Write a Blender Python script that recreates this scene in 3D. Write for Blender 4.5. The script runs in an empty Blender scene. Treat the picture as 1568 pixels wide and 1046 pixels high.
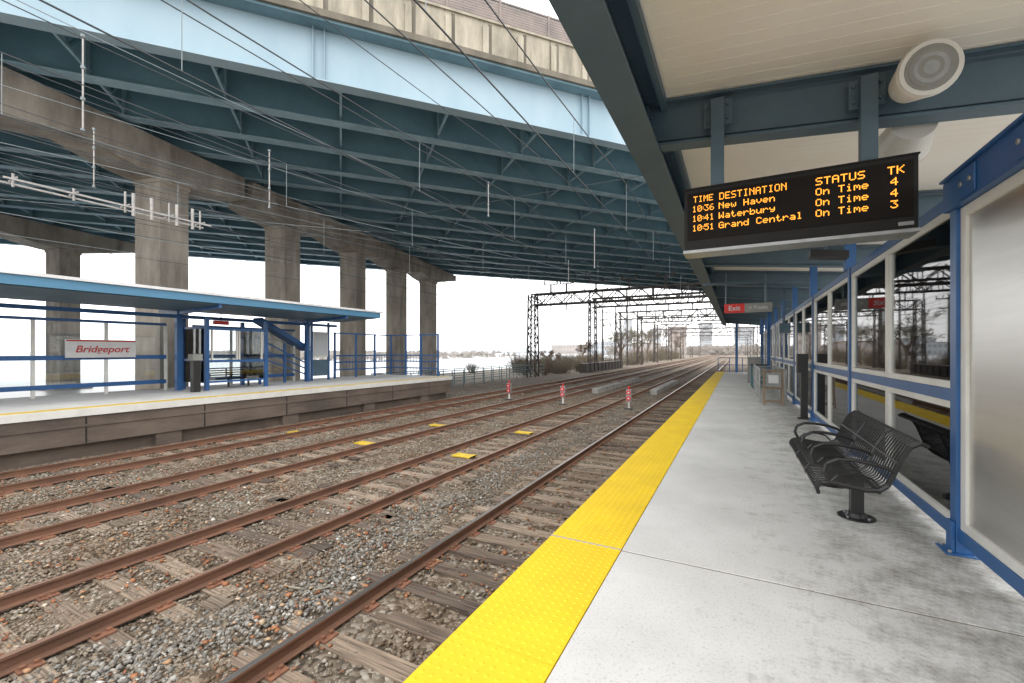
import bpy, math, random
import numpy as np
from mathutils import Vector, Matrix
random.seed(7); rng=np.random.default_rng(7)
S=bpy.context.scene
D=bpy.data
# ------------------------------------------------------------------ materials
def nt(name):
    m=D.materials.new(name); m.use_nodes=True
    t=m.node_tree; b=t.nodes['Principled BSDF']; return m,t,b
def gen(name,c1,c2=None,scale=3.0,rough=.6,metal=0,bump=0.0,stretch=(1,1,1),bscale=None,contrast=(.35,.65),c3=None,spec=None,bdist=.01):
    m,t,b=nt(name); N=t.nodes; L=t.links
    b.inputs['Roughness'].default_value=rough; b.inputs['Metallic'].default_value=metal
    if spec is not None: b.inputs['Specular IOR Level'].default_value=spec
    if c2 is None: c2=tuple(x*.8 for x in c1)
    tc=N.new('ShaderNodeTexCoord'); mp=N.new('ShaderNodeMapping'); mp.inputs['Scale'].default_value=stretch
    L.new(tc.outputs['Object'],mp.inputs['Vector'])
    n=N.new('ShaderNodeTexNoise'); n.inputs['Scale'].default_value=scale; n.inputs['Detail'].default_value=8; n.inputs['Roughness'].default_value=.65
    L.new(mp.outputs[0],n.inputs['Vector'])
    r=N.new('ShaderNodeValToRGB'); r.color_ramp.elements[0].position=contrast[0]; r.color_ramp.elements[1].position=contrast[1]
    r.color_ramp.elements[0].color=(*c2,1); r.color_ramp.elements[1].color=(*c1,1)
    if c3: 
        e=r.color_ramp.elements.new((contrast[0]+contrast[1])/2); e.color=(*c3,1)
    L.new(n.outputs['Fac'],r.inputs['Fac']); L.new(r.outputs['Color'],b.inputs['Base Color'])
    if bump>0:
        n2=N.new('ShaderNodeTexNoise'); n2.inputs['Scale'].default_value=bscale or scale*8; n2.inputs['Detail'].default_value=6
        L.new(mp.outputs[0],n2.inputs['Vector'])
        bp=N.new('ShaderNodeBump'); bp.inputs['Strength'].default_value=bump; bp.inputs['Distance'].default_value=bdist
        L.new(n2.outputs['Fac'],bp.inputs['Height']); L.new(bp.outputs['Normal'],b.inputs['Normal'])
    return m
def emis(name,c,s):
    m,t,b=nt(name); b.inputs['Base Color'].default_value=(*c,1); b.inputs['Emission Color'].default_value=(*c,1); b.inputs['Emission Strength'].default_value=s; return m
def glassmat(name,tint=(.9,.95,.95),base=.10):
    m=D.materials.new(name); m.use_nodes=True; t=m.node_tree; t.nodes.clear(); N=t.nodes;L=t.links
    o=N.new('ShaderNodeOutputMaterial'); mx=N.new('ShaderNodeMixShader'); tr=N.new('ShaderNodeBsdfTransparent'); gl=N.new('ShaderNodeBsdfGlossy')
    tr.inputs['Color'].default_value=(*tint,1); gl.inputs['Roughness'].default_value=.02
    fr=N.new('ShaderNodeFresnel'); fr.inputs['IOR'].default_value=1.5
    ad=N.new('ShaderNodeMath'); ad.operation='ADD'; ad.inputs[1].default_value=base; ad.use_clamp=True
    L.new(fr.outputs[0],ad.inputs[0]); L.new(ad.outputs[0],mx.inputs[0]); L.new(tr.outputs[0],mx.inputs[1]); L.new(gl.outputs[0],mx.inputs[2]); L.new(mx.outputs[0],o.inputs[0]); return m

M={}
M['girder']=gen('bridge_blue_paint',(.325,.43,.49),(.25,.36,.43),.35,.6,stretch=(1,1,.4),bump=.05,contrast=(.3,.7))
M['girder_shade']=gen('bridge_blue_shaded',(.15,.285,.35),(.10,.205,.262),.5,.6)  # same paint as the fascia girder, shade under the deck put into the colour
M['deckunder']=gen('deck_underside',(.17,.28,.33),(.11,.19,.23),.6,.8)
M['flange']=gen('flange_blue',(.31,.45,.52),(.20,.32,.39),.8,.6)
M['conc']=gen('pier_concrete',(.40,.36,.305),(.19,.165,.14),.55,.85,bump=.3,stretch=(1.6,1.6,.5),c3=(.30,.265,.225),bscale=6,bdist=.03)
M['parapet']=gen('parapet_concrete',(.43,.39,.31),(.20,.18,.14),.9,.85,stretch=(1.5,1.5,.35),bump=.2)
M['parapet_dk']=gen('parapet_stain',(.17,.15,.12),(.10,.09,.07),1.2,.9,stretch=(1,1,.4))
M['trough']=gen('trough_concrete',(.36,.35,.33),(.22,.21,.20),1.5,.85)
M['fence']=gen('brown_fence',(.27,.225,.205),(.18,.155,.145),1,.8)
M['canblue']=gen('canopy_blue',(.080,.130,.170),(.062,.108,.145),2,.45,bump=.03)
M['blue']=gen('post_blue',(.024,.10,.27),(.018,.082,.22),3,.38,bump=.03)
M['lblue']=gen('fascia_blue',(.085,.235,.37),(.065,.19,.31),.6,.5,stretch=(1,.3,1))
M['white']=gen('white_frame',(.66,.65,.61),(.56,.55,.51),2,.4)
M['whiteroof']=gen('white_roof_edge',(.75,.75,.75),(.6,.6,.6),1,.5)
M['black']=gen('black_metal',(.012,.012,.013),(.017,.016,.015),10,.40)
M['case']=gen('board_case_black',(.010,.010,.010),(.014,.013,.012),6,.55,spec=.25)
M['blk2']=gen('board_face',(.007,.005,.004),(.009,.007,.006),2,.55,spec=.15)
M['steel']=gen('galvanised',(.36,.37,.37),(.26,.27,.27),6,.4,.6)
M['brushed']=gen('brushed_steel',(.60,.59,.56),(.55,.54,.51),1,.36,.85,stretch=(1,.6,10),bump=.008)
M['wire']=gen('wire_dark',(.04,.045,.05),None,3,.5,.4)
M['wirel']=gen('wire_light',(.20,.23,.24),None,3,.45,.4)
M['insul']=gen('insulator',(.40,.38,.36),(.26,.25,.24),8,.35)
M['yellow']=gen('tactile_yellow',(.80,.545,.008),(.64,.43,.008),1.6,.62,bump=.05,contrast=(.25,.7))
M['yelpaint']=gen('yellow_plate',(.68,.48,.04),(.5,.33,.03),4,.6)
M['rust']=gen('rail_rust',(.20,.10,.06),(.12,.063,.042),5,.8,.1,bump=.2,stretch=(1,.3,1))
M['railtop']=gen('rail_top_worn',(.32,.20,.145),(.22,.13,.09),3,.42,.45,stretch=(4,.2,1))
M['railshiny']=gen('rail_top_shiny',(.55,.52,.49),(.40,.37,.34),3,.28,.9,stretch=(4,.2,1))
M['plate']=gen('tie_plate',(.25,.11,.06),(.13,.06,.038),9,.85)
M['red']=gen('red',(.6,.02,.02),(.5,.015,.015),3,.4)
M['redtext']=gen('red_text',(.45,.025,.02),None,3,.5)
M['signw']=gen('sign_white',(.58,.58,.58),(.52,.52,.52),2,.4)
M['twig']=gen('twig',(.20,.15,.115),(.13,.10,.078),2,.9)
M['twig2']=gen('twig_green',(.19,.195,.125),(.13,.135,.088),2,.9)
M['twighaze']=gen('far_scrub_haze',(.33,.30,.275),(.26,.24,.22),.1,.9)  # lighter twig colour, distance haze painted in
M['teal']=gen('teal_rail',(.06,.15,.18),(.045,.11,.13),2,.5)
M['pale']=gen('pale_haze_building',(.50,.52,.54),(.42,.44,.46),.05,.8)  # aerial haze painted into the wall colour, no volume used
M['pale2']=gen('tan_haze_building',(.44,.38,.34),(.36,.31,.28),.08,.8)  # tan walls faded, with haze mixed into the colour
M['win']=gen('hazed_window',(.30,.32,.35),(.24,.26,.29),.3,.3)  # window contrast lowered in the colour to imitate haze
M['gantry']=gen('gantry_steel',(.10,.083,.073),(.063,.053,.047),2,.7)
M['glass']=glassmat('glass',(.96,.98,.97),.04)
M['glassL']=glassmat('glass_far',(.93,.95,.95),.05)
M['led']=emis('led_orange',(1.0,.38,.035),1.6)
M['exitred']=gen('exit_red',(.62,.02,.015),None,3,.4)
M['greysign']=gen('grey_sign',(.25,.25,.235),(.20,.20,.19),3,.5)
M['wood']=gen('notice_wood',(.26,.19,.13),(.18,.13,.09),3,.7,stretch=(8,1,1))
M['street']=gen('street_concrete',(.42,.41,.39),(.33,.32,.30),.4,.9)

def plat_mat():
    m,t,b=nt('platform_concrete'); N=t.nodes;L=t.links
    b.inputs['Roughness'].default_value=.75
    tc=N.new('ShaderNodeTexCoord'); 
    def noise(s,d=8,r=.6):
        n=N.new('ShaderNodeTexNoise'); n.inputs['Scale'].default_value=s; n.inputs['Detail'].default_value=d; n.inputs['Roughness'].default_value=r
        L.new(tc.outputs['Object'],n.inputs['Vector']); return n
    n1=noise(.9); n2=noise(60,3); n3=noise(3.2,10,.78); n4=noise(26,4,.7)
    r=N.new('ShaderNodeValToRGB'); e=r.color_ramp.elements; e[0].position=.3; e[0].color=(.50,.495,.48,1); e[1].position=.65; e[1].color=(.62,.615,.60,1)
    L.new(n1.outputs['Fac'],r.inputs['Fac'])
    sp=N.new('ShaderNodeValToRGB'); e=sp.color_ramp.elements; e[0].position=.30; e[0].color=(.68,.68,.68,1); e[1].position=.46; e[1].color=(1,1,1,1)
    L.new(n2.outputs['Fac'],sp.inputs['Fac'])
    mu=N.new('ShaderNodeMix'); mu.data_type='RGBA'; mu.blend_type='MULTIPLY'; mu.inputs[0].default_value=.85
    L.new(r.outputs[0],mu.inputs[6]); L.new(sp.outputs[0],mu.inputs[7])
    sx=N.new('ShaderNodeSeparateXYZ'); L.new(tc.outputs['Object'],sx.inputs[0])
    mr=N.new('ShaderNodeMapRange'); mr.inputs[1].default_value=-.4; mr.inputs[2].default_value=1.5; mr.inputs[3].default_value=-.17; mr.inputs[4].default_value=.10
    L.new(sx.outputs[0],mr.inputs[0])
    ad=N.new('ShaderNodeMath'); ad.operation='ADD'; L.new(n3.outputs['Fac'],ad.inputs[0]); L.new(mr.outputs[0],ad.inputs[1])
    ad2=N.new('ShaderNodeMath'); ad2.operation='MULTIPLY_ADD'; ad2.inputs[1].default_value=.30; L.new(n4.outputs['Fac'],ad2.inputs[0]); L.new(ad.outputs[0],ad2.inputs[2])
    dr=N.new('ShaderNodeValToRGB'); e=dr.color_ramp.elements; e[0].position=.60; e[0].color=(0,0,0,1); e[1].position=.86; e[1].color=(.85,.85,.85,1)
    L.new(ad2.outputs[0],dr.inputs[0])
    mx=N.new('ShaderNodeMix'); mx.data_type='RGBA'; L.new(dr.outputs[0],mx.inputs[0]); L.new(mu.outputs[2],mx.inputs[6]); mx.inputs[7].default_value=(.16,.15,.12,1)
    L.new(mx.outputs[2],b.inputs['Base Color'])
    bp=N.new('ShaderNodeBump'); bp.inputs['Strength'].default_value=.2; bp.inputs['Distance'].default_value=.004
    L.new(n2.outputs['Fac'],bp.inputs['Height']); L.new(bp.outputs[0],b.inputs['Normal'])
    return m
M['plat']=plat_mat()
M['platdark']=gen('platform_fascia',(.15,.115,.09),(.07,.055,.045),.7,.9,stretch=(1,.6,2),c3=(.11,.084,.067),bump=.3,bscale=6)
M['joint']=gen('joint',(.17,.135,.10),None,3,.9)
def ballast_mat():
    m,t,b=nt('ballast'); N=t.nodes;L=t.links; b.inputs['Roughness'].default_value=.95
    tc=N.new('ShaderNodeTexCoord')
    v=N.new('ShaderNodeTexVoronoi'); v.inputs['Scale'].default_value=17; L.new(tc.outputs['Object'],v.inputs['Vector'])
    hs=N.new('ShaderNodeSeparateColor'); L.new(v.outputs['Color'],hs.inputs[0])
    r=N.new('ShaderNodeValToRGB'); e=r.color_ramp.elements; e[0].position=0; e[0].color=(.075,.06,.046,1); e[1].position=1; e[1].color=(.35,.33,.30,1)
    x=e.new(.35); x.color=(.15,.122,.092,1); x=e.new(.7); x.color=(.23,.20,.165,1)
    L.new(hs.outputs[0],r.inputs[0])
    n=N.new('ShaderNodeTexNoise'); n.inputs['Scale'].default_value=.8; n.inputs['Detail'].default_value=6; L.new(tc.outputs['Object'],n.inputs['Vector'])
    r2=N.new('ShaderNodeValToRGB'); e=r2.color_ramp.elements; e[0].position=.35; e[0].color=(.84,.71,.58,1); e[1].position=.65; e[1].color=(1,.98,.94,1)
    L.new(n.outputs[0],r2.inputs[0])
    mu=N.new('ShaderNodeMix'); mu.data_type='RGBA'; mu.blend_type='MULTIPLY'; mu.inputs[0].default_value=1; L.new(r.outputs[0],mu.inputs[6]); L.new(r2.outputs[0],mu.inputs[7])
    L.new(mu.outputs[2],b.inputs['Base Color'])
    bp=N.new('ShaderNodeBump'); bp.inputs['Strength'].default_value=1; bp.inputs['Distance'].default_value=.04; bp.invert=True
    L.new(v.outputs['Distance'],bp.inputs['Height']); L.new(bp.outputs[0],b.inputs['Normal']); return m
M['ballast']=ballast_mat()
def island_mat(name,stops,rough=.9,warm=True,bands=False):
    m,t,b=nt(name); N=t.nodes;L=t.links; b.inputs['Roughness'].default_value=rough
    g=N.new('ShaderNodeNewGeometry'); r=N.new('ShaderNodeValToRGB'); e=r.color_ramp.elements
    e[0].position=stops[0][0]; e[0].color=(*stops[0][1],1); e[1].position=stops[-1][0]; e[1].color=(*stops[-1][1],1)
    for p,c in stops[1:-1]:
        x=e.new(p); x.color=(*c,1)
    L.new(g.outputs['Random Per Island'],r.inputs[0])
    tc=N.new('ShaderNodeTexCoord'); n=N.new('ShaderNodeTexNoise'); n.inputs['Scale'].default_value=.9; n.inputs['Detail'].default_value=5; L.new(tc.outputs['Object'],n.inputs['Vector'])
    r2=N.new('ShaderNodeValToRGB'); f=r2.color_ramp.elements; f[0].position=.38; f[0].color=(.84,.70,.57,1) if warm else (.78,.73,.66,1); f[1].position=.6; f[1].color=(1,.98,.93,1)
    L.new(n.outputs[0],r2.inputs[0])
    mu=N.new('ShaderNodeMix'); mu.data_type='RGBA'; mu.blend_type='MULTIPLY'; mu.inputs[0].default_value=1; L.new(r.outputs[0],mu.inputs[6]); L.new(r2.outputs[0],mu.inputs[7])
    L.new(mu.outputs[2],b.inputs['Base Color']); return m
M['stone']=island_mat('ballast_stone',[(0,(.10,.078,.058)),(.3,(.17,.14,.105)),(.6,(.235,.20,.165)),(.9,(.30,.275,.24)),(1,(.45,.43,.40))])
M['stoneg']=island_mat('ballast_stone_grey',[(0,(.12,.11,.10)),(.4,(.205,.20,.19)),(.88,(.29,.285,.275)),(1,(.46,.46,.45))],warm=False)
M['leaf']=island_mat('leaf_litter',[(0,(.18,.075,.04)),(.4,(.34,.15,.075)),(.7,(.40,.23,.13)),(.93,(.42,.31,.20)),(1,(.68,.66,.63))])
def tie_mat(nm,lo):
    m,t,b=nt(nm); N=t.nodes;L=t.links; b.inputs['Roughness'].default_value=.9
    g=N.new('ShaderNodeNewGeometry'); r=N.new('ShaderNodeValToRGB'); e=r.color_ramp.elements
    e[0].position=0; e[0].color=(.075,.06,.05,1); e[1].position=1; e[1].color=(.31*lo,.25*lo,.195*lo,1)
    x=e.new(.2); x.color=(.14*lo,.107*lo,.084*lo,1); x=e.new(.6); x.color=(.235*lo,.185*lo,.14*lo,1)
    L.new(g.outputs['Random Per Island'],r.inputs[0])
    tc=N.new('ShaderNodeTexCoord'); mp=N.new('ShaderNodeMapping'); mp.inputs['Scale'].default_value=(1.2,26,26); L.new(tc.outputs['Object'],mp.inputs[0])
    n=N.new('ShaderNodeTexNoise'); n.inputs['Scale'].default_value=1.6; n.inputs['Detail'].default_value=7; L.new(mp.outputs[0],n.inputs['Vector'])
    r2=N.new('ShaderNodeValToRGB'); f=r2.color_ramp.elements; f[0].position=.35; f[0].color=(.42,.40,.38,1); f[1].position=.62; f[1].color=(1.2,1.15,1.1,1)
    L.new(n.outputs[0],r2.inputs[0])
    mu=N.new('ShaderNodeMix'); mu.data_type='RGBA'; mu.blend_type='MULTIPLY'; mu.inputs[0].default_value=1; L.new(r.outputs[0],mu.inputs[6]); L.new(r2.outputs[0],mu.inputs[7])
    L.new(mu.outputs[2],b.inputs['Base Color'])
    bp=N.new('ShaderNodeBump'); bp.inputs['Strength'].default_value=.7; bp.inputs['Distance'].default_value=.012; L.new(n.outputs[0],bp.inputs['Height']); L.new(bp.outputs[0],b.inputs['Normal'])
    return m
M['tie']=tie_mat('tie_wood',1.0); M['pad']=tie_mat('dark_wood_pad',.6)
def ceil_mat():
    m,t,b=nt('canopy_ceiling'); N=t.nodes;L=t.links; b.inputs['Roughness'].default_value=.45
    tc=N.new('ShaderNodeTexCoord'); n=N.new('ShaderNodeTexNoise'); n.inputs['Scale'].default_value=.8; L.new(tc.outputs['Object'],n.inputs['Vector'])
    r=N.new('ShaderNodeValToRGB'); e=r.color_ramp.elements; e[0].position=.3; e[0].color=(.88,.82,.73,1); e[1].position=.7; e[1].color=(.91,.87,.80,1)
    L.new(n.outputs[0],r.inputs[0]); L.new(r.outputs[0],b.inputs['Base Color']); return m
M['ceil']=ceil_mat()
M['ground']=gen('ground_soil',(.24,.21,.17),(.15,.13,.10),.08,.95,c3=(.19,.165,.13))
M['water']=gen('harbour_water',(.40,.425,.44),(.36,.385,.40),.02,.35)

# ------------------------------------------------------------------ mesh builder
class MB:
    def __init__(s): s.v=[];s.f=[];s.mi=[];s.ms=[]
    def m(s,k):
        if k not in s.ms: s.ms.append(k)
        return s.ms.index(k)
    def add(s,vs,fs,k):
        o=len(s.v); s.v+= [tuple(p) for p in vs]; i=s.m(k)
        for f in fs: s.f.append(tuple(a+o for a in f)); s.mi.append(i)
    def box(s,x0,x1,y0,y1,z0,z1,k):
        s.add([(x0,y0,z0),(x1,y0,z0),(x1,y1,z0),(x0,y1,z0),(x0,y0,z1),(x1,y0,z1),(x1,y1,z1),(x0,y1,z1)],
              [(3,2,1,0),(4,5,6,7),(0,1,5,4),(1,2,6,5),(2,3,7,6),(3,0,4,7)],k)
    def obox(s,c,ax,ay,az,k):
        c=Vector(c);ax=Vector(ax);ay=Vector(ay);az=Vector(az); vs=[]
        for dz in(-1,1):
            for dx,dy in((-1,-1),(1,-1),(1,1),(-1,1)): vs.append(c+ax*dx+ay*dy+az*dz)
        s.add(vs,[(3,2,1,0),(4,5,6,7),(0,1,5,4),(1,2,6,5),(2,3,7,6),(3,0,4,7)],k)
    def beam(s,p,q,w,h,k,up=(0,0,1)):
        p=Vector(p);q=Vector(q);d=(q-p);l=d.length
        if l<1e-6:return
        d/=l; up=Vector(up); sd=d.cross(up)
        if sd.length<1e-3: sd=d.cross(Vector((1,0,0)))
        sd.normalize(); u=sd.cross(d)
        s.obox((p+q)/2,d*l/2,sd*w/2,u*h/2,k)
    def tube(s,p,q,r,k,n=6,r2=None,caps=True):
        p=Vector(p);q=Vector(q);d=q-p
        if d.length<1e-6:return
        d.normalize(); a=d.orthogonal().normalized(); b=d.cross(a); r2=r if r2 is None else r2
        vs=[p+(a*math.cos(2*math.pi*i/n)+b*math.sin(2*math.pi*i/n))*r for i in range(n)]+[q+(a*math.cos(2*math.pi*i/n)+b*math.sin(2*math.pi*i/n))*r2 for i in range(n)]
        fs=[(i,(i+1)%n,n+(i+1)%n,n+i) for i in range(n)]
        if caps: fs+=[tuple(range(n-1,-1,-1)),tuple(range(n,2*n))]
        s.add(vs,fs,k)
    def path(s,pts,r,k,n=6):
        for a,b in zip(pts[:-1],pts[1:]): s.tube(a,b,r,k,n)
    def prism(s,prof,fn,t0,t1,k):
        n=len(prof); vs=[fn(a,b,t0) for a,b in prof]+[fn(a,b,t1) for a,b in prof]
        s.add(vs,[(i,(i+1)%n,n+(i+1)%n,n+i) for i in range(n)]+[tuple(range(n-1,-1,-1)),tuple(range(n,2*n))],k)
    def obj(s,name,parent=None,smooth=False,rot=None,bevel=0,recalc=True):
        me=D.meshes.new(name); me.from_pydata(s.v,[],s.f); 
        for k in s.ms: me.materials.append(M[k])
        me.polygons.foreach_set('material_index',s.mi)
        if smooth: me.polygons.foreach_set('use_smooth',[True]*len(s.f))
        me.update()
        if recalc:
            import bmesh
            bm=bmesh.new(); bm.from_mesh(me); bmesh.ops.recalc_face_normals(bm,faces=bm.faces); bm.to_mesh(me); bm.free()
        o=D.objects.new(name,me); S.collection.objects.link(o)
        if parent: o.parent=parent
        if rot: o.rotation_euler=(0,0,rot)
        if bevel:
            b=o.modifiers.new('bevel','BEVEL'); b.width=bevel; b.segments=2; b.limit_method='ANGLE'
        return o
def empty(name,loc=(0,0,0)):
    e=D.objects.new(name,None); S.collection.objects.link(e); e.location=loc; return e
def text(name,body,size,loc,rot,mk,parent=None,shear=0,ax='CENTER'):
    c=D.curves.new(name,'FONT'); c.body=body; c.size=size; c.align_x=ax; c.align_y='CENTER'; c.shear=shear; c.extrude=.002; c.offset=size*.012
    o=D.objects.new(name,c); S.collection.objects.link(o); o.location=loc; o.rotation_euler=rot; c.materials.append(M[mk])
    if parent: o.parent=parent
    return o

# ------------------------------------------------------------------ ground
b=MB(); b.box(-3000,3000,-300,6000,-3.0,-1.62,'ground'); b.obj('ground')
b=MB(); b.add([(-3000,-200,-1.60),(-40,-200,-1.60),(-38,60,-1.60),(-44,140,-1.60),(-60,420,-1.6),(-140,900,-1.6),(-3000,2500,-1.60)],[(0,1,2,3,4,5,6)],'water'); b.obj('water')
b=MB(); b.add([(4.2,-60,-1.6),(60,-60,-1.6),(60,120,-1.6),(4.2,120,-1.6)],[(0,1,2,3)],'street'); b.obj('parking_lot')
xs=np.concatenate([np.arange(-24,-16,1.0),np.arange(-16,-1,.25),np.arange(-1,4.1,1)]); ys=np.concatenate([np.arange(-4,30,.3),np.arange(30,420,6)])
X,Y=np.meshgrid(xs,ys,indexing='ij')
Z=-1.395+.012*np.sin(X*3.1+Y*1.7)+.012*np.sin(X*5.3-Y*2.9)+rng.normal(0,.006,X.shape)
Z[X<-21]-=.2
me=D.meshes.new('ballast_bed'); nx,ny=X.shape
vv=np.stack([X,Y,Z],-1).reshape(-1,3)
ff=[(i*ny+j,(i+1)*ny+j,(i+1)*ny+j+1,i*ny+j+1) for i in range(nx-1) for j in range(ny-1)]
me.from_pydata(vv.tolist(),[],ff); me.materials.append(M['ballast']); me.polygons.foreach_set('use_smooth',[True]*len(ff))
o=D.objects.new('ballast_bed',me); S.collection.objects.link(o)
# ------------------------------------------------------------------ tracks
TC=[-3.12,-6.75,-10.6,-14.4]
def rail(b,x,top):
    prof=[(-.07,0),(.07,0),(.07,.012),(.012,.03),(.012,.115),(.036,.125),(.036,.15),(-.036,.15),(-.036,.125),(-.012,.115),(-.012,.03),(-.07,.012)]
    y0=-3
    b.prism([(p[0]+x,p[1]-1.355) for p in prof],lambda a,c,t:(a,t,c),y0,420,'rust')
    b.add([(x-.03,y0,-1.2035),(x+.03,y0,-1.2035),(x+.03,420,-1.2035),(x-.03,420,-1.2035)],[(0,1,2,3)],top)
for i,tc in enumerate(TC):
    b=MB()
    rail(b,tc-.7525,'railshiny' if i in(0,) else 'railtop'); rail(b,tc+.7525,'railshiny' if i==0 else 'railtop')
    y=-2.0+random.random()*.3
    while y<150:
        w=.115+random.uniform(-.012,.014); dx=random.uniform(-.06,.06); a=random.uniform(-.02,.02); zt=-1.358+random.uniform(-.008,.003)-(0 if i==0 else .006)
        b.obox((tc+dx,y,zt-.05),(1.28,1.28*a,0),(-w*a,w,0),(0,0,.05),'tie')
        if y<60:
            for sx in(-.7525,.7525):
                b.box(tc+sx-.17,tc+sx+.17,y-.09,y+.09,-1.365,-1.347,'plate')
                if y<25:
                    for q in(-.1,.1):
                        for g in (-.05,.05): b.box(tc+sx+q-.018,tc+sx+q+.018,y+g-.02,y+g+.02,-1.36,-1.32,'plate')
        y+=.56+random.uniform(-.03,.03)
    b.obj('railway_track',recalc=False)
for x,y in((-6.85,10.2),(-6.85,14.1),(-10.6,10.1),(-10.6,13.9),(-14.2,10.3)):
    b=MB(); b.box(x-.3,x+.3,y-.17,y+.17,-1.36,-1.33,'yelpaint'); b.box(x-.3,x-.22,y-.19,y+.19,-1.36,-1.322,'yelpaint'); b.box(x+.22,x+.3,y-.19,y+.19,-1.36,-1.322,'yelpaint'); b.obj('yellow_track_marker')
def scatter(name,n,x0,x1,ylo,yhi,size,mk,z0=-1.385,flat=.7,keep=None):
    yy=ylo*np.exp(rng.random(n)*math.log(yhi/ylo)); xx=x0+rng.random(n)*(x1-x0)
    yy=yy-1.0
    ok=np.ones(n,bool)
    for tc in TC:
        for sx in(-.7525,.7525): ok&=abs(xx-tc-sx)>.10
    if keep is not None: ok&=keep(xx,yy)
    xx=xx[ok];yy=yy[ok];n=len(xx)
    base=np.array([(1,0,.1),(.3,.9,-.2),(-.8,.5,.1),(-.6,-.8,.0),(.5,-.9,.1),(.1,.1,.9),(-.1,0,-.9)],float)
    F=np.array([(0,1,5),(1,2,5),(2,3,5),(3,4,5),(4,0,5),(1,0,6),(2,1,6),(3,2,6),(4,3,6),(0,4,6)])
    nv=len(base)
    sc=size*(.5+rng.random((n,1,1))**1.5*1.1)
    P=base[None]+rng.normal(0,.16,(n,nv,3))
    P=P*np.array([1,.8,flat])[None,None]*sc
    a=rng.random(n)*6.283; t=rng.normal(0,.5,n)
    ca,sa,ct,st=np.cos(a),np.sin(a),np.cos(t),np.sin(t)
    y1=P[...,1]*ct[:,None]-P[...,2]*st[:,None]; z1=P[...,1]*st[:,None]+P[...,2]*ct[:,None]; x1=P[...,0]
    Q=np.stack([x1*ca[:,None]-y1*sa[:,None]+xx[:,None],x1*sa[:,None]+y1*ca[:,None]+yy[:,None],z1+z0+rng.random((n,1))*size*.5],-1).reshape(-1,3)
    FF=(F[None]+np.arange(n)[:,None,None]*nv).reshape(-1,3)
    me=D.meshes.new(name); me.vertices.add(len(Q)); me.vertices.foreach_set('co',Q.ravel().astype(np.float32))
    me.loops.add(FF.size); me.loops.foreach_set('vertex_index',FF.ravel().astype(np.int32))
    me.polygons.add(len(FF)); me.polygons.foreach_set('loop_start',np.arange(0,FF.size,3,dtype=np.int32)); me.update(calc_edges=True); me.validate()
    me.materials.append(M[mk]); o=D.objects.new(name,me); S.collection.objects.link(o); return o
def t_in(xx,yy,tcs=TC):
    k=np.zeros(len(xx),bool)
    for tc in tcs: k|=abs(xx-tc)<1.25
    return k
scatter('ballast_gravel',110000,-16.0,-1.6,1.6,30,.024,'stone',keep=lambda x,y:~(t_in(x,y)&(rng.random(len(x))<.25))&~(t_in(x,y,TC[:1])&(rng.random(len(x))<.45)))
scatter('ballast_gravel_pale',15000,-6.0,-3.95,1.6,34,.026,'stoneg',z0=-1.376,keep=lambda x,y:abs(x+4.9+.25*np.sin(y*1.3)+.15*np.sin(y*3.1))<.05+.8*rng.random(len(x))**1.3)
scatter('leaf_litter',6500,-15.5,-2,1.8,34,.030,'leaf',z0=-1.352,flat=.2,keep=lambda x,y:(np.sin(x*1.7+y*.9)+np.sin(y*2.3-x))>-.6)
b=MB()
for _ in range(60):
    tc=random.choice(TC[1:3]); x=tc+random.choice([-1,1])*random.uniform(.98,1.4); y=2.5+random.random()**1.4*16; a=random.uniform(-.3,.3)
    b.obox((x,y,-1.365),(.16*math.cos(a),.16*math.sin(a),0),(-.10*math.sin(a),.10*math.cos(a),0),(0,0,.025),'pad')
for _ in range(14):
    x=random.uniform(-10,-4.2); y=2.5+random.random()*10; a=random.uniform(0,3)
    b.beam((x,y,-1.345),(x+.18*math.cos(a),y+.18*math.sin(a),-1.34),.02,.01,'parapet')
b.obj('track_debris')
# ------------------------------------------------------------------ near platform
XE=-1.437; XT=-.829; PY=38
b=MB()
joints=[-3,3.5]+[3.5+6.1*i for i in range(1,6)]+[PY]
for a,c in zip(joints[:-1],joints[1:]):
    b.box(XT+.004,3.3,a+.009,c-.009,-.28,0,'plat')
b.box(XE+.02,3.3,-3,PY,-.5,-.282,'platdark'); b.box(XT+.006,3.28,-3,PY,-.28,-.005,'joint')
for i in range(10): b.box(-.9,2.9,-2+4*i,-1.5+4*i,-1.62,-.5,'platdark')
b.obj('platform',bevel=.004)
b=MB()
edges=[-3,-.15,2.05]+[3.5+1.83*i for i in range(0,19)]
edges=[e for e in edges if e<PY]+[PY]
for a,c in zip(edges[:-1],edges[1:]):
    b.box(XE,XT-.002,a+.0015,c-.0015,-.28,.002,'yellow')
pit=.061
for j in range(int((30-.8)/pit)):
    y=.8+j*pit
    for i in range(10):
        x=XE+.03+i*pit
        if y<14: b.tube((x,y,.0015),(x,y,.0065),.015,'yellow',8 if y<8 else 5,.010)
b.obj('tactile_strip')
b=MB(); b.box(XE,XT-.002,3.490,3.510,.0021,.0055,'street'); b.obj('strip_joint')
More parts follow.
